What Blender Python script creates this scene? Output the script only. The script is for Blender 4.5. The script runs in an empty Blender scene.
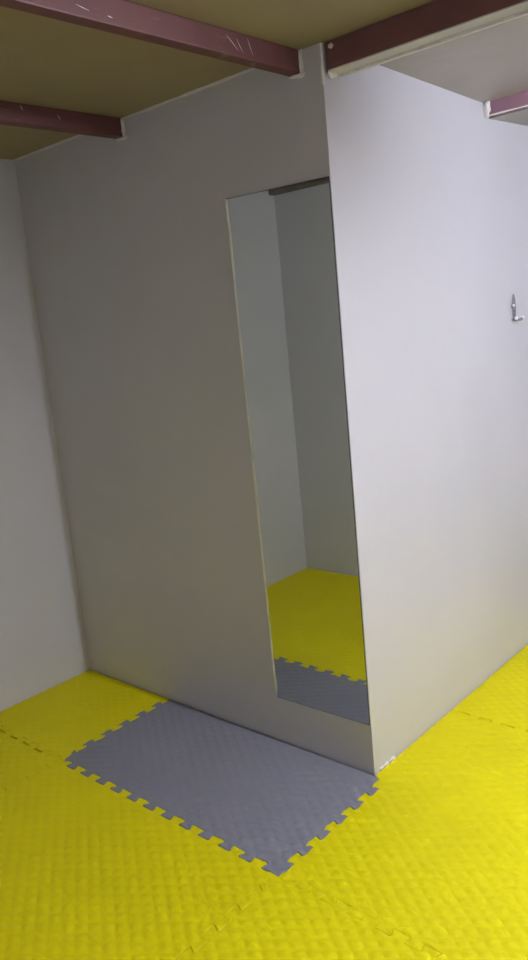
import bpy, bmesh, math, random
from mathutils import Vector, Matrix

random.seed(7)
scene = bpy.context.scene
COL = scene.collection
DZ = 0.02            # mats are 20 mm thick: mat tops lie at local z = 0, the floor at -0.02

# ------------------------------------------------------------------ materials
def mat_new(name):
    m = bpy.data.materials.new(name)
    m.use_nodes = True
    nt = m.node_tree
    return m, nt, nt.nodes['Principled BSDF']

def N(nt, kind, **kw):
    n = nt.nodes.new(kind)
    for k, v in kw.items():
        setattr(n, k, v)
    return n

def math_node(nt, op, a, b=None):
    n = N(nt, 'ShaderNodeMath', operation=op)
    for i, v in enumerate((a, b)):
        if v is None:
            continue
        if isinstance(v, (int, float)):
            n.inputs[i].default_value = v
        else:
            nt.links.new(v, n.inputs[i])
    return n.outputs[0]

def mottled(name, col, rough, var=0.06, scale=6.0, bump=0.0, bump_scale=60.0, spec=0.5, metallic=0.0, col2=None, patch=None):
    """Plain paint with a faint uneven tone and a fine roller / dust texture."""
    m, nt, b = mat_new(name)
    tc = N(nt, 'ShaderNodeTexCoord')
    nz = N(nt, 'ShaderNodeTexNoise')
    nz.inputs['Scale'].default_value = scale
    nz.inputs['Detail'].default_value = 5
    nt.links.new(tc.outputs['Object'], nz.inputs['Vector'])
    rp = N(nt, 'ShaderNodeValToRGB')
    c1 = [c * (1 - var) for c in col]
    c2 = col2 or [min(1, c * (1 + var)) for c in col]
    rp.color_ramp.elements[0].position = (patch or (0.3, 0.7))[0]
    rp.color_ramp.elements[1].position = (patch or (0.3, 0.7))[1]
    rp.color_ramp.elements[0].color = (*c1, 1)
    rp.color_ramp.elements[1].color = (*c2, 1)
    nt.links.new(nz.outputs['Fac'], rp.inputs['Fac'])
    nt.links.new(rp.outputs['Color'], b.inputs['Base Color'])
    b.inputs['Roughness'].default_value = rough
    b.inputs['Specular IOR Level'].default_value = spec
    b.inputs['Metallic'].default_value = metallic
    if bump:
        n2 = N(nt, 'ShaderNodeTexNoise')
        n2.inputs['Scale'].default_value = bump_scale
        n2.inputs['Detail'].default_value = 4
        nt.links.new(tc.outputs['Object'], n2.inputs['Vector'])
        bp = N(nt, 'ShaderNodeBump')
        bp.inputs['Strength'].default_value = 0.6
        bp.inputs['Distance'].default_value = bump
        nt.links.new(n2.outputs['Fac'], bp.inputs['Height'])
        nt.links.new(bp.outputs['Normal'], b.inputs['Normal'])
    return m

def foam(name, col, depth=0.0004):
    """EVA foam with a fine grain (the moulded weave is modelled in the mats)."""
    m, nt, b = mat_new(name)
    tc = N(nt, 'ShaderNodeTexCoord')
    nz = N(nt, 'ShaderNodeTexNoise')
    nz.inputs['Scale'].default_value = 500
    nz.inputs['Detail'].default_value = 3
    nt.links.new(tc.outputs['Object'], nz.inputs['Vector'])
    bp = N(nt, 'ShaderNodeBump')
    bp.inputs['Strength'].default_value = 1.0
    bp.inputs['Distance'].default_value = depth
    nt.links.new(nz.outputs['Fac'], bp.inputs['Height'])
    nt.links.new(bp.outputs['Normal'], b.inputs['Normal'])
    n3 = N(nt, 'ShaderNodeTexNoise')
    n3.inputs['Scale'].default_value = 3.5
    n3.inputs['Detail'].default_value = 6
    nt.links.new(tc.outputs['Object'], n3.inputs['Vector'])
    rp = N(nt, 'ShaderNodeValToRGB')
    rp.color_ramp.elements[0].position = 0.3
    rp.color_ramp.elements[1].position = 0.7
    rp.color_ramp.elements[0].color = (*[c * 0.95 for c in col], 1)
    rp.color_ramp.elements[1].color = (*[min(1, c * 1.03) for c in col], 1)
    nt.links.new(n3.outputs['Fac'], rp.inputs['Fac'])
    nt.links.new(rp.outputs['Color'], b.inputs['Base Color'])
    b.inputs['Roughness'].default_value = 0.55
    b.inputs['Specular IOR Level'].default_value = 0.22
    return m

def steel(name, col, col2, rough=0.5):
    """Red-oxide primed steel with pale scuffs and scratches."""
    m = mottled(name, col, rough, var=0.10, scale=9, bump=0.0006, bump_scale=90, spec=0.4)
    nt = m.node_tree
    b = nt.nodes['Principled BSDF']
    base = b.inputs['Base Color'].links[0].from_socket
    tc = N(nt, 'ShaderNodeTexCoord')
    mp = N(nt, 'ShaderNodeMapping')
    mp.inputs['Rotation'].default_value = (0.5, 0.6, 0.3)
    mp.inputs['Scale'].default_value = (3, 3, 55)
    nt.links.new(tc.outputs['Object'], mp.inputs['Vector'])
    nz = N(nt, 'ShaderNodeTexNoise')
    nz.inputs['Scale'].default_value = 3.0
    nz.inputs['Detail'].default_value = 4
    nt.links.new(mp.outputs['Vector'], nz.inputs['Vector'])
    rp = N(nt, 'ShaderNodeValToRGB')
    rp.color_ramp.elements[0].position = 0.66
    rp.color_ramp.elements[1].position = 0.74
    nt.links.new(nz.outputs['Fac'], rp.inputs['Fac'])
    mx = N(nt, 'ShaderNodeMix', data_type='RGBA')
    nt.links.new(math_node(nt, 'MULTIPLY', rp.outputs['Color'], 0.5), mx.inputs['Factor'])
    nt.links.new(base, mx.inputs['A'])
    mx.inputs['B'].default_value = (*col2, 1)
    nt.links.new(mx.outputs['Result'], b.inputs['Base Color'])
    return m

WALL = mottled('wall_paint', (0.575, 0.565, 0.595), 0.42, var=0.025, scale=2.2, bump=0.0008, bump_scale=35, spec=0.35)
BOARD = mottled('ceiling_board', (0.30, 0.243, 0.135), 0.7, var=0.07, scale=3, bump=0.0006)
PANEL = mottled('ceiling_white_panel', (0.36, 0.32, 0.285), 0.38, var=0.10, scale=4, bump=0.004, bump_scale=11)
FLOORM = mottled('floor_screed', (0.30, 0.29, 0.27), 0.85, var=0.12, scale=8, bump=0.001)
YELLOW = foam('yellow_foam', (0.77, 0.68, 0.002))
GREY = foam('grey_foam', (0.25, 0.25, 0.295))
RED = steel('red_oxide_steel', (0.135, 0.050, 0.047), (0.40, 0.29, 0.27))
PINK = steel('lit_pink_steel', (0.27, 0.145, 0.185), (0.5, 0.42, 0.44))  # red beam steel lightened: stronger light on the rear beam put into its colour
DARKRED = steel('dark_maroon_steel', (0.175, 0.075, 0.075), (0.26, 0.16, 0.16))
DUSTY = mottled('dusty_brown_steel', (0.21, 0.18, 0.155), 0.7, var=0.15, scale=8, bump=0.0006)
CREAM = mottled('cream_paint', (0.55, 0.52, 0.485), 0.5, var=0.06, scale=10, bump=0.0008)
PLASTER = mottled('white_plaster', (0.74, 0.71, 0.68), 0.8, var=0.10, scale=40, bump=0.003, bump_scale=60)
CHROME = mottled('chrome', (0.42, 0.42, 0.44), 0.22, var=0.03, metallic=1.0)
SILVER = mottled('mirror_silver', (0.71, 0.745, 0.70), 0.012, var=0.01, scale=3, metallic=1.0)
GEDGE = mottled('glass_edge', (0.66, 0.65, 0.56), 0.25, var=0.25, scale=9, spec=0.7)
DARKEDGE = mottled('mirror_back', (0.06, 0.065, 0.065), 0.5)
BATTEN = mottled('enamel_and_glint_white', (0.75, 0.75, 0.75), 0.35)  # lamp enamel; also paints the highlights on the hook's ball tips
TUBE, nt_, b_ = mat_new('lit_tube')
b_.inputs['Base Color'].default_value = (0.9, 0.9, 0.9, 1)
b_.inputs['Emission Color'].default_value = (0.82, 0.86, 1.0, 1)
b_.inputs['Emission Strength'].default_value = 62.0

# ------------------------------------------------------------------ builders
def link(name, bm, mat, parent=None, smooth=False):
    me = bpy.data.meshes.new(name)
    bm.normal_update()
    bm.to_mesh(me)
    bm.free()
    for m in (mat if isinstance(mat, list) else [mat]):
        me.materials.append(m)
    if smooth:
        for f in me.polygons:
            f.use_smooth = True
    o = bpy.data.objects.new(name, me)
    COL.objects.link(o)
    if parent is not None:
        o.parent = parent
        o.matrix_parent_inverse = Matrix.Translation(-parent.location)
    return o

def thing(name, label, cat, loc, group=None):
    if cat == 'beam':
        group = 'steel beams under the ceiling'
    o = bpy.data.objects.new(name, None)
    COL.objects.link(o)
    o.location = loc
    o.empty_display_size = 0.05
    tag(o, label, cat, group)
    return o

def tag(o, label, cat, group=None):
    o['label'] = label
    o['category'] = cat
    if group:
        o['group'] = group

def struct(name, bm, mat, label=None):
    o = link(name, bm, mat)
    o['kind'] = 'structure'
    if label:
        o['label'] = label
    return o

def box(bm, x0, y0, z0, x1, y1, z1, bevel=0.0, seg=2):
    r = bmesh.ops.create_cube(bm, size=1.0)
    for v in r['verts']:
        v.co = Vector(((x0 + x1) / 2 + v.co.x * (x1 - x0), (y0 + y1) / 2 + v.co.y * (y1 - y0), (z0 + z1) / 2 + v.co.z * (z1 - z0)))
    if bevel:
        es = list({e for v in r['verts'] for e in v.link_edges})
        bmesh.ops.bevel(bm, geom=es, offset=bevel, segments=seg, affect='EDGES', profile=0.6)
    return bm

def box_bm(*a, **k):
    return box(bmesh.new(), *a, **k)

def prism(bm, ring, axis_vec):
    """Closed ring of points extruded along axis_vec."""
    vs = [bm.verts.new(p) for p in ring]
    ws = [bm.verts.new(Vector(p) + Vector(axis_vec)) for p in ring]
    n = len(vs)
    bm.faces.new(list(reversed(vs)))
    bm.faces.new(ws)
    for i in range(n):
        bm.faces.new((vs[i], vs[(i + 1) % n], ws[(i + 1) % n], ws[i]))
    bmesh.ops.recalc_face_normals(bm, faces=bm.faces)
    return bm

def tube_path(bm, pts, radii, seg=12):
    """Swept round rod through pts with a radius at each point, closed at both ends."""
    pts = [Vector(p) for p in pts]
    rings = []
    ref = Vector((0, 1, 0))
    for i, p in enumerate(pts):
        d = (pts[min(i + 1, len(pts) - 1)] - pts[max(i - 1, 0)]).normalized()
        if abs(d.dot(ref)) > 0.95:
            ref = Vector((0, 0, 1))
        u = d.cross(ref).normalized()
        w = u.cross(d).normalized()
        rings.append([bm.verts.new(p + (u * math.cos(a) + w * math.sin(a)) * radii[i]) for a in [2 * math.pi * k / seg for k in range(seg)]])
    for a, b in zip(rings, rings[1:]):
        for k in range(seg):
            bm.faces.new((a[k], a[(k + 1) % seg], b[(k + 1) % seg], b[k]))
    bm.faces.new(list(reversed(rings[0])))
    bm.faces.new(rings[-1])
    bmesh.ops.recalc_face_normals(bm, faces=bm.faces)
    return bm

def ball(bm, c, r, sx=1, sy=1, sz=1, sub=3):
    q = bmesh.ops.create_icosphere(bm, subdivisions=sub, radius=r)
    for v in q['verts']:
        v.co = Vector((c[0] + v.co.x * sx, c[1] + v.co.y * sy, c[2] + v.co.z * sz))
    return bm

def lump(bm, c, sx, sy, sz, rough=0.25, sub=3, seed=0):
    """Dab of hand-smeared plaster: an uneven rounded mass."""
    rnd = random.Random(seed)
    q = bmesh.ops.create_icosphere(bm, subdivisions=sub, radius=1.0)
    ph = [rnd.uniform(0, 6.28) for _ in range(6)]
    for v in q['verts']:
        n = v.co.copy()
        k = 1 + rough * (math.sin(3 * n.x + ph[0]) * math.sin(4 * n.y + ph[1]) + 0.6 * math.sin(7 * n.z + ph[2]) * math.sin(6 * n.x + ph[3]))
        v.co = Vector((c[0] + n.x * sx * k, c[1] + n.y * sy * k, c[2] + n.z * sz * k))
    return bm

# ------------------------------------------------------------------ the room shell
W, H = 1.510, 2.1418
XR, YB, YN, YF = 2.35, 2.35, -1.555, -2.75      # right wall, far wall, partition behind, wall behind the camera

struct('floor', box_bm(-W - 0.1, YF - 0.1, -0.12, XR + 0.1, YB + 0.1, -0.0202), FLOORM)
# partition with the mirror, and the side of the boxed-in corner
struct('wall_back', box_bm(-W - 0.1, 0.0, -0.0202, 0.0, 0.06, H), WALL)
struct('wall_recess', box_bm(-0.06, 0.06, -0.0202, 0.0, YB, H), WALL)
struct('wall_left', box_bm(-W - 0.1, YF, -0.0202, -W, 0.0, H), WALL)
struct('wall_near', box_bm(-W, YN - 0.08, -0.0202, 0.04, YN, H), WALL)
struct('wall_right', box_bm(XR, YF, -0.0202, XR + 0.1, YB, H), WALL)
struct('wall_far', box_bm(-0.06, YB, -0.0202, XR, YB + 0.1, H), WALL)
struct('wall_front', box_bm(-W, YF - 0.1, -0.0202, XR, YF, H), WALL)
struct('ceiling', box_bm(-W - 0.1, YF, H, XR + 0.1, 0.068, H + 0.06), BOARD)
bm = prism(bmesh.new(), [(-0.06, 0.068, 2.136), (-0.06, 0.95, 2.106), (-0.06, 0.95, H + 0.06), (-0.06, 0.068, H + 0.06)], (XR + 0.16, 0, 0))
struct('ceiling_panel', bm, PANEL)
bm = prism(bmesh.new(), [(-0.06, 0.972, 2.060), (-0.06, YB, 2.10), (-0.06, YB, H + 0.06), (-0.06, 0.972, H + 0.06)], (XR + 0.16, 0, 0))
struct('ceiling_soffit', bm, PANEL)

# filler bead where the mirror wall meets the ceiling boards
def ragged_bead(bm, p0, p1, r, step=0.02, seed=1, jit=0.35):
    rnd = random.Random(seed)
    p0, p1 = Vector(p0), Vector(p1)
    n = max(3, int((p1 - p0).length / step))
    pts, rad = [], []
    for i in range(n + 1):
        pts.append(p0.lerp(p1, i / n))
        rad.append(r * (1 + rnd.uniform(-jit, jit)))
    return tube_path(bm, pts, rad, 8)

struct('trim_1', ragged_bead(bmesh.new(), (-W, -0.001, H), (-0.872, -0.001, H), 0.006, seed=3), WALL)
struct('trim_2', ragged_bead(bmesh.new(), (-0.826, -0.001, H), (-0.11, -0.001, H), 0.006, seed=4), WALL)
# chipped white filler at the foot of the corner
struct('trim_3', ragged_bead(bmesh.new(), (0.001, 0.030, 0.0015), (0.001, 0.110, 0.0025), 0.0055, step=0.012, seed=9, jit=0.7), PLASTER)
# corner filler on the edge beside the beams
struct('trim_4', ragged_bead(bmesh.new(), (0.000, -0.001, 2.04), (0.000, -0.001, H - 0.002), 0.0045, seed=12), PLASTER)

# ------------------------------------------------------------------ ceiling beams
def beam_y(name, xr, y0, label, seed):
    """Steel beam running from the mirror wall towards the viewer; xr is its right face."""
    t = thing(name, label, 'beam', (xr - 0.02, (y0 + -0.003) / 2, 2.0835))
    link('steel_section', box_bm(xr - 0.040, y0, 2.0835, xr, -0.003, H - 0.0005, bevel=0.003), RED, t)
    b = bmesh.new()
    lump(b, (xr + 0.002, -0.006, 2.112), 0.007, 0.006, 0.028, 0.35, seed=seed)
    lump(b, (xr - 0.014, -0.005, 2.080), 0.026, 0.005, 0.006, 0.35, seed=seed + 1)
    o = link('plaster_collar', b, PLASTER, t, True)
    o['label'] = 'pale plaster smeared round the beam end'
    return t

def scratches(beam, xf, lines):
    b = bmesh.new()
    for (y0, z0), (y1, z1), w_ in lines:
        d = Vector((0, y1 - y0, z1 - z0)).normalized()
        n = Vector((0, -d.z, d.y)) * w_
        a, c = Vector((xf - 0.0001, y0, z0)), Vector((xf - 0.0001, y1, z1))
        m_ = a.lerp(c, 0.5) + n * 0.6
        prism(b, [a, a.lerp(c, 0.5) - n, c, m_], (0.0005, 0, 0))
    o = link('scratch_marks', b, PLASTER, beam)
    o['label'] = 'pale diagonal scratches'

tb1 = beam_y('ceiling_beam', -0.832, YN + 0.05, 'short red steel ceiling beam meeting the left half of the mirror wall', 21)
tb2 = beam_y('ceiling_beam', -0.068, YN + 0.05, 'scratched reddish-pink steel ceiling beam ending above the mirror beside the corner', 31)

scratches(tb1, -0.832, [((-0.389, 2.136), (-0.382, 2.120), 0.0012), ((-0.262, 2.126), (-0.250, 2.108), 0.0012)])
scratches(tb2, -0.068, [((-0.290, 2.129), (-0.250, 2.098), 0.0010), ((-0.255, 2.127), (-0.234, 2.096), 0.0009), ((-0.214, 2.134), (-0.197, 2.096), 0.0009),
                        ((-0.655, 2.100), (-0.640, 2.098), 0.0016), ((-0.735, 2.106), (-0.700, 2.100), 0.0009)])

t = thing('ceiling_beam', 'thick dark maroon ceiling beam with cream underside starting at the box corner', 'beam', (1.1, 0.038, 2.07))
link('steel_section', box_bm(0.010, 0.010, 2.0725, XR - 0.003, 0.0665, H - 0.0005, bevel=0.002), DARKRED, t)
o = link('painted_underside', box_bm(0.010, 0.0102, 2.0695, XR - 0.003, 0.0600, 2.0727), CREAM, t)
o['label'] = 'cream painted underside'
o = link('flange_lip', box_bm(0.012, 0.0610, 2.0625, XR - 0.003, 0.0720, 2.0745, bevel=0.003), PLASTER, t)
o['label'] = 'pale rounded lip along the underside'
b = bmesh.new()
lump(b, (0.026, 0.009, 2.128), 0.008, 0.003, 0.006, 0.3, seed=5)
o = link('plaster_dab', b, PLASTER, t, True)
o['label'] = 'white plaster dab'
b = bmesh.new()
lump(b, (0.008, 0.030, 2.066), 0.007, 0.022, 0.008, 0.35, seed=6)
o = link('plaster_collar', b, PLASTER, t, True)
o['label'] = 'pale plaster round the beam end'

t = thing('ceiling_beam', 'pink steel ceiling beam with white plastered end on the bright wall, upper right', 'beam', (1.1, 0.95, 2.06))
link('steel_section', box_bm(0.018, 0.930, 2.0625, XR - 0.003, 0.972, 2.1200, bevel=0.003), PINK, t)
o = link('edge_line', ragged_bead(bmesh.new(), (0.02, 0.930, 2.0615), (XR - 0.004, 0.930, 2.0615), 0.0025, step=0.05, seed=8), PLASTER, t)  # thin white bead along the lower front edge
o['label'] = 'white line along the lower edge'
b = bmesh.new()
lump(b, (0.012, 0.935, 2.090), 0.016, 0.020, 0.030, 0.25, seed=41)
o = link('plaster_collar', b, PLASTER, t, True)
o['label'] = 'white plaster lump round the beam end'

t = thing('ceiling_beam', 'reddish beam above the dark wall, seen only reflected along the mirror top', 'beam', (-0.75, YN + 0.025, 2.078))
link('steel_section', box_bm(-W + 0.003, YN + 0.003, 2.078, 0.04, YN + 0.045, H - 0.0005, bevel=0.003), DUSTY, t)

# ------------------------------------------------------------------ interlocking foam mats
P, HA, UC = 0.0828, 0.0125, 0.0058     # tooth pitch, half depth, undercut
CELL, WEAVE = 1 / 6, 0.0036

def seam(a, b, ph, hp=HA, hn=HA, head=0.012, tail=0.012):
    """Dovetailed tooth line from a to b (end points included). Positive teeth go to the left of a->b.
    ph is the distance along the line of the middle of one positive tooth."""
    a, b = Vector((a[0], a[1])), Vector((b[0], b[1]))
    L = (b - a).length
    d = (b - a) / L
    n = Vector((-d.y, d.x))
    ev = []
    k0 = int(math.floor(-ph / P)) - 1
    for k in range(k0, k0 + int(L / P) + 4):
        c = ph + k * P
        un, up_ = UC * hn / HA, UC * hp / HA
        ev += [(c - P / 4 + un, -hn), (c - P / 4 - up_, hp), (c + P / 4 + up_, hp), (c + P / 4 - un, -hn)]
    ev = [e for e in ev if head + 0.004 < e[0] < L - tail - 0.004]
    ev = [(head, ev[0][1])] + ev + [(L - (tail if tail < 0.028 else 0.018), ev[-1][1] * (1 if tail < 0.028 else 1.5))]
    raw = [a] + [a + d * s + n * h for s, h in ev] + [b]
    out = [raw[0]]
    for i in range(1, len(raw) - 1):
        p, q, r = raw[i - 1], raw[i], raw[i + 1]
        c = 0.0075
        l1, l2 = (p - q).length, (r - q).length
        e1, e2 = q + (p - q) * min(0.42, c / l1), q + (r - q) * min(0.42, c / l2)
        out += [e1, (e1 + e2) * 0.25 + q * 0.5, e2]
    out.append(raw[-1] if tail < 0.028 else raw[-1] + n * HA * 2.9)
    res = [(v.x, v.y) for v in out]
    for q, j in ((A1, J1), (A2, J2)):
        if (Vector(res[0]) - Vector(q)).length < 1e-6:
            res[0] = j
        if (Vector(res[-1]) - Vector(q)).length < 1e-6:
            res[-1] = j
    return res

def inset(ring, g):
    n = len(ring)
    area = sum(ring[i][0] * ring[(i + 1) % n][1] - ring[(i + 1) % n][0] * ring[i][1] for i in range(n))
    s = 1 if area > 0 else -1
    res = []
    for i in range(n):
        p, q, r = Vector(ring[i - 1]), Vector(ring[i]), Vector(ring[(i + 1) % n])
        d1, d2 = (q - p).normalized(), (r - q).normalized()
        n1, n2 = Vector((-d1.y, d1.x)) * s, Vector((-d2.y, d2.x)) * s
        m = n1 + n2
        if m.length < 1e-6:
            m = n1
        m = m.normalized()
        k = g / max(0.5, m.dot(n1))
        res.append((q.x + m.x * k, q.y + m.y * k))
    return res

def clean(ring):
    out = []
    for p in ring:
        if not out or (Vector(p) - Vector(out[-1])).length > 1e-5:
            out.append(p)
    if (Vector(out[0]) - Vector(out[-1])).length < 1e-5:
        out.pop()
    return out

def mat_obj(label, material, edges, group, gap=0.0004):
    """edges: list of point lists, joined head to tail, anticlockwise."""
    ring = inset(clean([p for e in edges for p in e]), gap)
    cx = sum(p[0] for p in ring) / len(ring)
    cy = sum(p[1] for p in ring) / len(ring)
    bm = bmesh.new()
    # wall of the mat with a softened top edge, and the moulded weave on top:
    # soft pillows every 57 mm by 41 mm, offset row by row
    r2 = inset(ring, 0.0014)
    lv = [[bm.verts.new((p[0] - cx, p[1] - cy, z)) for p in rr] for rr, z in ((ring, -0.0198), (ring, -0.0036), (r2, 0.0))]
    n = len(ring)
    for A, B in zip(lv, lv[1:]):
        for i in range(n):
            bm.faces.new((A[i], A[(i + 1) % n], B[(i + 1) % n], B[i]))
    top = bm.faces.new(lv[2])
    bot = bm.faces.new(list(reversed(lv[0])))
    bm.normal_update()
    for sg in (1, -1):                                  # cut the top along both diagonals of the weave
        fn = lambda p: p[0] / 0.057 + sg * p[1] / 0.041
        vals = [fn((p[0] - cx, p[1] - cy)) for p in ring]
        k = math.ceil(min(vals) / CELL) * CELL
        while k < max(vals):
            fs = [f for f in bm.faces if f.normal.z > 0.9]
            es = {e for f in fs for e in f.edges}
            vs_ = {v for f in fs for v in f.verts}
            bmesh.ops.bisect_plane(bm, geom=list(vs_) + list(es) + fs, dist=1e-6, plane_co=(k * 0.057, 0, 0), plane_no=(1 / 0.057, sg / 0.041, 0))
            k += CELL
    bmesh.ops.triangulate(bm, faces=[f for f in bm.faces if f.normal.z < -0.9], ngon_method="EAR_CLIP")
    for v in bm.verts:
        if v.co.z > -0.0005:
            p, q = v.co.x / 0.057 + v.co.y / 0.041, v.co.x / 0.057 - v.co.y / 0.041
            c = (abs(math.cos(math.pi * p)) * abs(math.cos(math.pi * q))) ** 1.05
            v.co.z -= WEAVE * (1 - c)
    o = link('foam_mat', bm, material, None, True)
    o.data.set_sharp_from_angle(angle=math.radians(28))
    o.location = (cx, cy, 0)
    tag(o, label, 'floor mat', group)
    return o

xa, xb, xc = -0.978, 0.040, 1.045        # seam lines across
ya, yb2, yc, yd = -0.519, 0.487, -1.552, 1.490
A0 = (-W + 0.002, ya); A1 = (xa, ya); A2 = (xb, ya); A3 = (xc, ya)
J1, J2 = (-0.952, -0.520), (0.048, -0.529)      # where the four mats meet at the grey mat's front corners
rev = lambda s: list(reversed(s))
# seams: left to right, positive teeth point to +y
s_left = seam(A0, A1, 0.03, tail=0.024)
s_left_up = seam(A0, A1, 0.03, tail=0.024, hn=HA - 0.007)     # upper mat's own teeth stop short: dark slots along this joint
s_mid = seam(A1, A2, -0.861 - xa, head=0.044, tail=0.027)
s_right = seam(A2, A3, 0.045, head=0.026, tail=0.026)
B0 = (0.003, yb2); B1 = (xc, yb2)
s_back = seam(B0, B1, 0.05, tail=0.026)
s_back_lo = seam(B0, B1, 0.05, tail=0.026, hp=HA - 0.006)
# seams running to +y: positive teeth point to -x
s_gl = seam(A1, (-0.986, -0.003), 0.045, head=0.022)
s_gr = seam(A2, (xb, -0.003), -0.449 - ya, tail=0.030)
s_fl = seam((xa, yc), A1, 0.05, tail=0.026)
s_fm = seam((xb, yc), A2, 0.03, tail=0.026)
s_o1 = seam((xc, yc), A3, 0.03)
s_o2 = seam(A3, B1, 0.03)
s_o3 = seam(B1, (xc, yd), 0.03)
# seams at the outer front and back
f1 = [(-W + 0.002, yc), (xa, yc)]
f2 = [(xa, yc), (xb, yc)]
f3 = [(xb, yc), (xc, yc)]
bk = [(0.003, yd), (xc, yd)]
YM = 'jigsaw foam mats on the floor'
mat_obj('slate grey jigsaw foam mat below the mirror', GREY, [s_mid, s_gr, [(-0.986, -0.003)], rev(s_gl)], YM)
mat_obj('narrow yellow foam mat in the far left corner behind the grey mat', YELLOW, [s_left_up, s_gl, [(-0.986, -0.003), (-W + 0.002, -0.003)], [(-W + 0.002, -0.003), A0]], YM)
mat_obj('yellow foam mat running along the left wall at the left picture edge', YELLOW, [f1, s_fl, rev(s_left), [A0, (-W + 0.002, yc)]], YM)
mat_obj('large yellow foam mat joined to the front toothed edge of the grey mat', YELLOW, [f2, s_fm, rev(s_mid), rev(s_fl)], YM)
mat_obj('brightly lit yellow foam mat right of the grey mat, against the bright wall', YELLOW, [s_right, s_o2, rev(s_back_lo), [B0, (0.003, -0.003)], [(0.003, -0.003)], rev(s_gr)], YM)
mat_obj('yellow foam mat at the bottom edge, nearest the viewer', YELLOW, [f3, s_o1, rev(s_right), rev(s_fm)], YM)
mat_obj('yellow foam mat farthest back along the bright wall at the right edge', YELLOW, [s_back, s_o3, rev(bk), [(0.003, yd), B0]], YM)

# ------------------------------------------------------------------ mirror
TL, TR, BR, BL = (-0.394, 1.812), (-0.003, 1.807), (-0.003, 0.169), (-0.390, 0.163)
t = thing('wall_mirror', 'tall frameless mirror on the grey wall beside the corner', 'mirror', (-0.196, -0.003, 0.166))
def quad_ring(y, e=0.0):
    return [(BL[0] + e, y, BL[1] + e), (BR[0] - e, y, BR[1] + e), (TR[0] - e, y, TR[1] - e), (TL[0] + e, y, TL[1] - e)]
bm = prism(bmesh.new(), [Vector(p) for p in quad_ring(-0.0016)], (0, 0.0012, 0))
link('backing', bm, DARKEDGE, t)
bm = bmesh.new()
bm.faces.new([bm.verts.new(p) for p in quad_ring(-0.0024, 0.0012)])
bm.normal_update()
for f in bm.faces:
    if f.normal.y > 0:
        f.normal_flip()
link('reflecting_face', bm, SILVER, t)
# polished and chipped edge of the glass, one closed rim
bm = bmesh.new()
rnd = random.Random(2)
corn = [BL, BR, TR, TL]
outer, inner = [], []
for i in range(4):
    a, b = Vector(corn[i]), Vector(corn[(i + 1) % 4])
    n = 60 if i in (1, 3) else 14
    for k in range(n):
        p = a.lerp(b, k / n)
        c = Vector(((corn[0][0] + corn[1][0]) / 2, (corn[0][1] + corn[2][1]) / 2))
        wd = 0.0008
        if i == 3:                                  # worn left edge
            wd = 0.0032 + 0.0022 * max(0, math.sin(k * 0.33) * math.sin(k * 0.11 + 1)) + rnd.uniform(0, 0.0012)
            if k > n - 3:
                wd = 0.007
        inn = Vector((p.x + (wd if p.x < c.x else -wd) if i in (1, 3) else p.x + (c.x - p.x) * 0.008, p.y + (wd if p.y < c.y else -wd) if i in (0, 2) else p.y + (c.y - p.y) * 0.002))
        outer.append(p)
        inner.append(inn)
m = len(outer)
vo = [bm.verts.new((p.x, -0.0072 if i >= 88 else -0.0023, p.y)) for i, p in enumerate(outer)]   # left edge stands off the wall
vi = [bm.verts.new((p.x, -0.0026, p.y)) for p in inner]
vb = [bm.verts.new((p.x, -0.0015, p.y)) for p in outer]
vc = [bm.verts.new((p.x, -0.0015, p.y)) for p in inner]
for i in range(m):
    j = (i + 1) % m
    new = [bm.faces.new((vo[i], vo[j], vi[j], vi[i]))]
    new.append(bm.faces.new((vb[i], vb[j], vo[j], vo[i])))
    new.append(bm.faces.new((vi[i], vi[j], vc[j], vc[i])))
    new.append(bm.faces.new((vc[i], vc[j], vb[j], vb[i])))
    for f in new:
        f.material_index = 0 if i >= 88 else 1      # only the worn left edge is pale
bmesh.ops.recalc_face_normals(bm, faces=bm.faces)
o = link('glass_edge', bm, [GEDGE, DARKEDGE], t)
o['label'] = 'worn glass edge, pale along the left side'

# ------------------------------------------------------------------ coat hook
hy, hz = 1.118, 1.352
t = thing('coat_hook', 'small chrome coat hook screwed to the bright wall at the right edge', 'hook', (0.0, hy, hz))
prof = []
for k in range(28):                                  # leaf-shaped plate, narrow at the top
    a = 2 * math.pi * k / 28
    yy, zz = math.cos(a), math.sin(a)
    wdt = 0.0135 * (1 - 0.45 * max(0, zz)) 
    prof.append((0.0005, hy + yy * wdt, 1.402 + zz * 0.044))
bm = prism(bmesh.new(), prof, (0.0045, 0, 0))
link('back_plate', bm, CHROME, t)
for zz in (1.428, 1.382):
    b = bmesh.new()
    ball(b, (0.0050, hy, zz), 0.0042, 0.6, 1, 1, 2)
    link('screw', b, CHROME, t, True)
b = bmesh.new()
tube_path(b, [(0.004, hy - 0.002, 1.406), (0.009, hy - 0.010, 1.404), (0.011, hy - 0.018, 1.404)], [0.0055, 0.0042, 0.0042], 12)
link('upper_peg', b, CHROME, t, True)
b = bmesh.new()
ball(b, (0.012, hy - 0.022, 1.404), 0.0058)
link('ball_tip', b, BATTEN, t, True)['label'] = 'ball tip, its highlight painted white'  # white colour stands in for the glint on the chrome
for sgn, reach in ((-1, 0.017), (1, 0.026)):           # two short arms spread from the foot of the plate
    b = bmesh.new()
    arc = [(0.004, hy, 1.372)]
    for k in range(11):
        a = math.pi * (1.0 + k / 10 * 0.85)
        arc.append((reach / 2 + 0.004 + reach / 2 * math.cos(a), hy + sgn * 0.020 * k / 10, 1.362 + 0.014 * math.sin(a)))
    tube_path(b, arc, [0.0050] * len(arc), 12)
    link('lower_arm', b, CHROME, t, True)
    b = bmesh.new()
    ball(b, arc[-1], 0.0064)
    link('ball_tip', b, BATTEN, t, True)['label'] = 'ball tip, its highlight painted white'  # bright highlight put into the tip's colour

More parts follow.
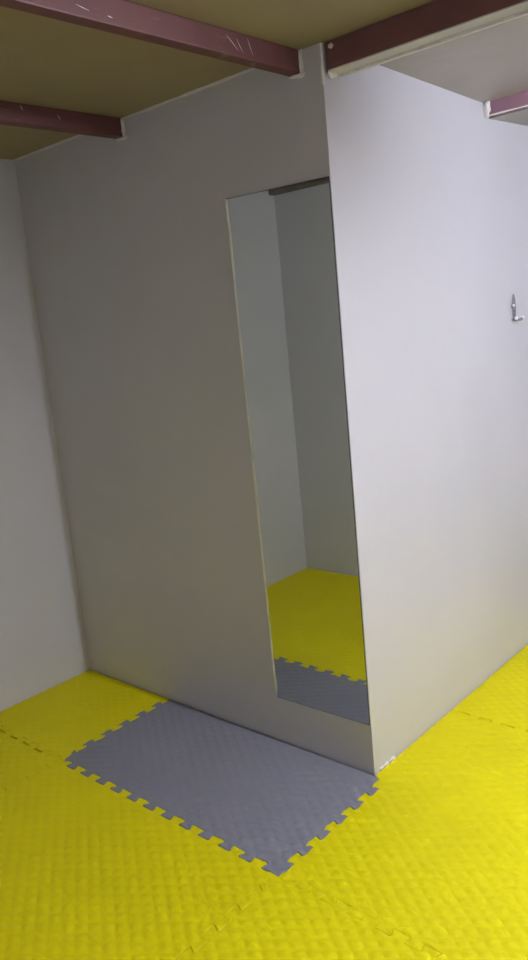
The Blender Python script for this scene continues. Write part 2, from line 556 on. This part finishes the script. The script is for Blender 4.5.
# ------------------------------------------------------------------ the lamp: batten tube behind the main beam, outside the picture
LX0, LX1, LY, LZ = 1.05, 1.95, 0.022, 2.026
t = thing('tube_light', 'white batten tube light under the thick maroon beam, beyond the right edge of the picture', 'light', ((LX0 + LX1) / 2, LY, 2.06))
link('batten', box_bm(LX0, LY - 0.018, LZ + 0.019, LX1, LY + 0.018, 2.0645, bevel=0.004), BATTEN, t)
b = tube_path(bmesh.new(), [(LX0 + 0.03, LY, LZ), (LX1 - 0.03, LY, LZ)], [0.013, 0.013], 16)
link('tube', b, TUBE, t, True)
for xx in (LX0 + 0.012, LX1 - 0.012):
    link('tube_holder', box_bm(xx - 0.012, LY - 0.016, LZ - 0.018, xx + 0.012, LY + 0.016, LZ + 0.022, bevel=0.003), BATTEN, t)

# ------------------------------------------------------------------ lift the place so the real floor is at z = 0
for o in list(COL.objects):
    if o.parent is None:
        o.location.z += DZ

# ------------------------------------------------------------------ world, camera, view
w = bpy.data.worlds.new('World')
scene.world = w
w.use_nodes = True
w.node_tree.nodes['Background'].inputs[0].default_value = (0.05, 0.05, 0.055, 1)
w.node_tree.nodes['Background'].inputs[1].default_value = 0.2

cam = bpy.data.cameras.new('Camera')
co = bpy.data.objects.new('Camera', cam)
COL.objects.link(co)
cam.sensor_fit = 'VERTICAL'
cam.sensor_height = 36.0
cam.sensor_width = 36.0
cam.lens = 790.08 * 36.0 / 960.0
pitch, yaw, roll = -0.20118, -0.7449, -0.09697
cp, sp_, cy_, sy_ = math.cos(pitch), math.sin(pitch), math.cos(yaw), math.sin(yaw)
fwd = Vector((sy_ * cp, cy_ * cp, sp_))
right = Vector((cy_, -sy_, 0))
up = right.cross(fwd)
r2 = right * math.cos(roll) + up * math.sin(roll)
u2 = -right * math.sin(roll) + up * math.cos(roll)
co.matrix_world = Matrix(((r2.x, u2.x, -fwd.x, 1.34602), (r2.y, u2.y, -fwd.y, -1.84289), (r2.z, u2.z, -fwd.z, 1.44692 + DZ), (0, 0, 0, 1)))
cam.clip_start = 0.02
scene.camera = co

vs = scene.view_settings
scene.display_settings.display_device = 'sRGB'
vs.view_transform = 'Standard'
vs.look = 'None'
vs.exposure = 3.38
vs.gamma = 1.0
vs.use_curve_mapping = False
scene.cycles.max_bounces = 12
scene.cycles.diffuse_bounces = 8
scene.cycles.caustics_reflective = False
scene.cycles.caustics_refractive = False
scene.cycles.blur_glossy = 1.0
scene.cycles.sample_clamp_indirect = 4.0
scene.cycles.use_adaptive_sampling = False
scene.cycles.use_denoising = True
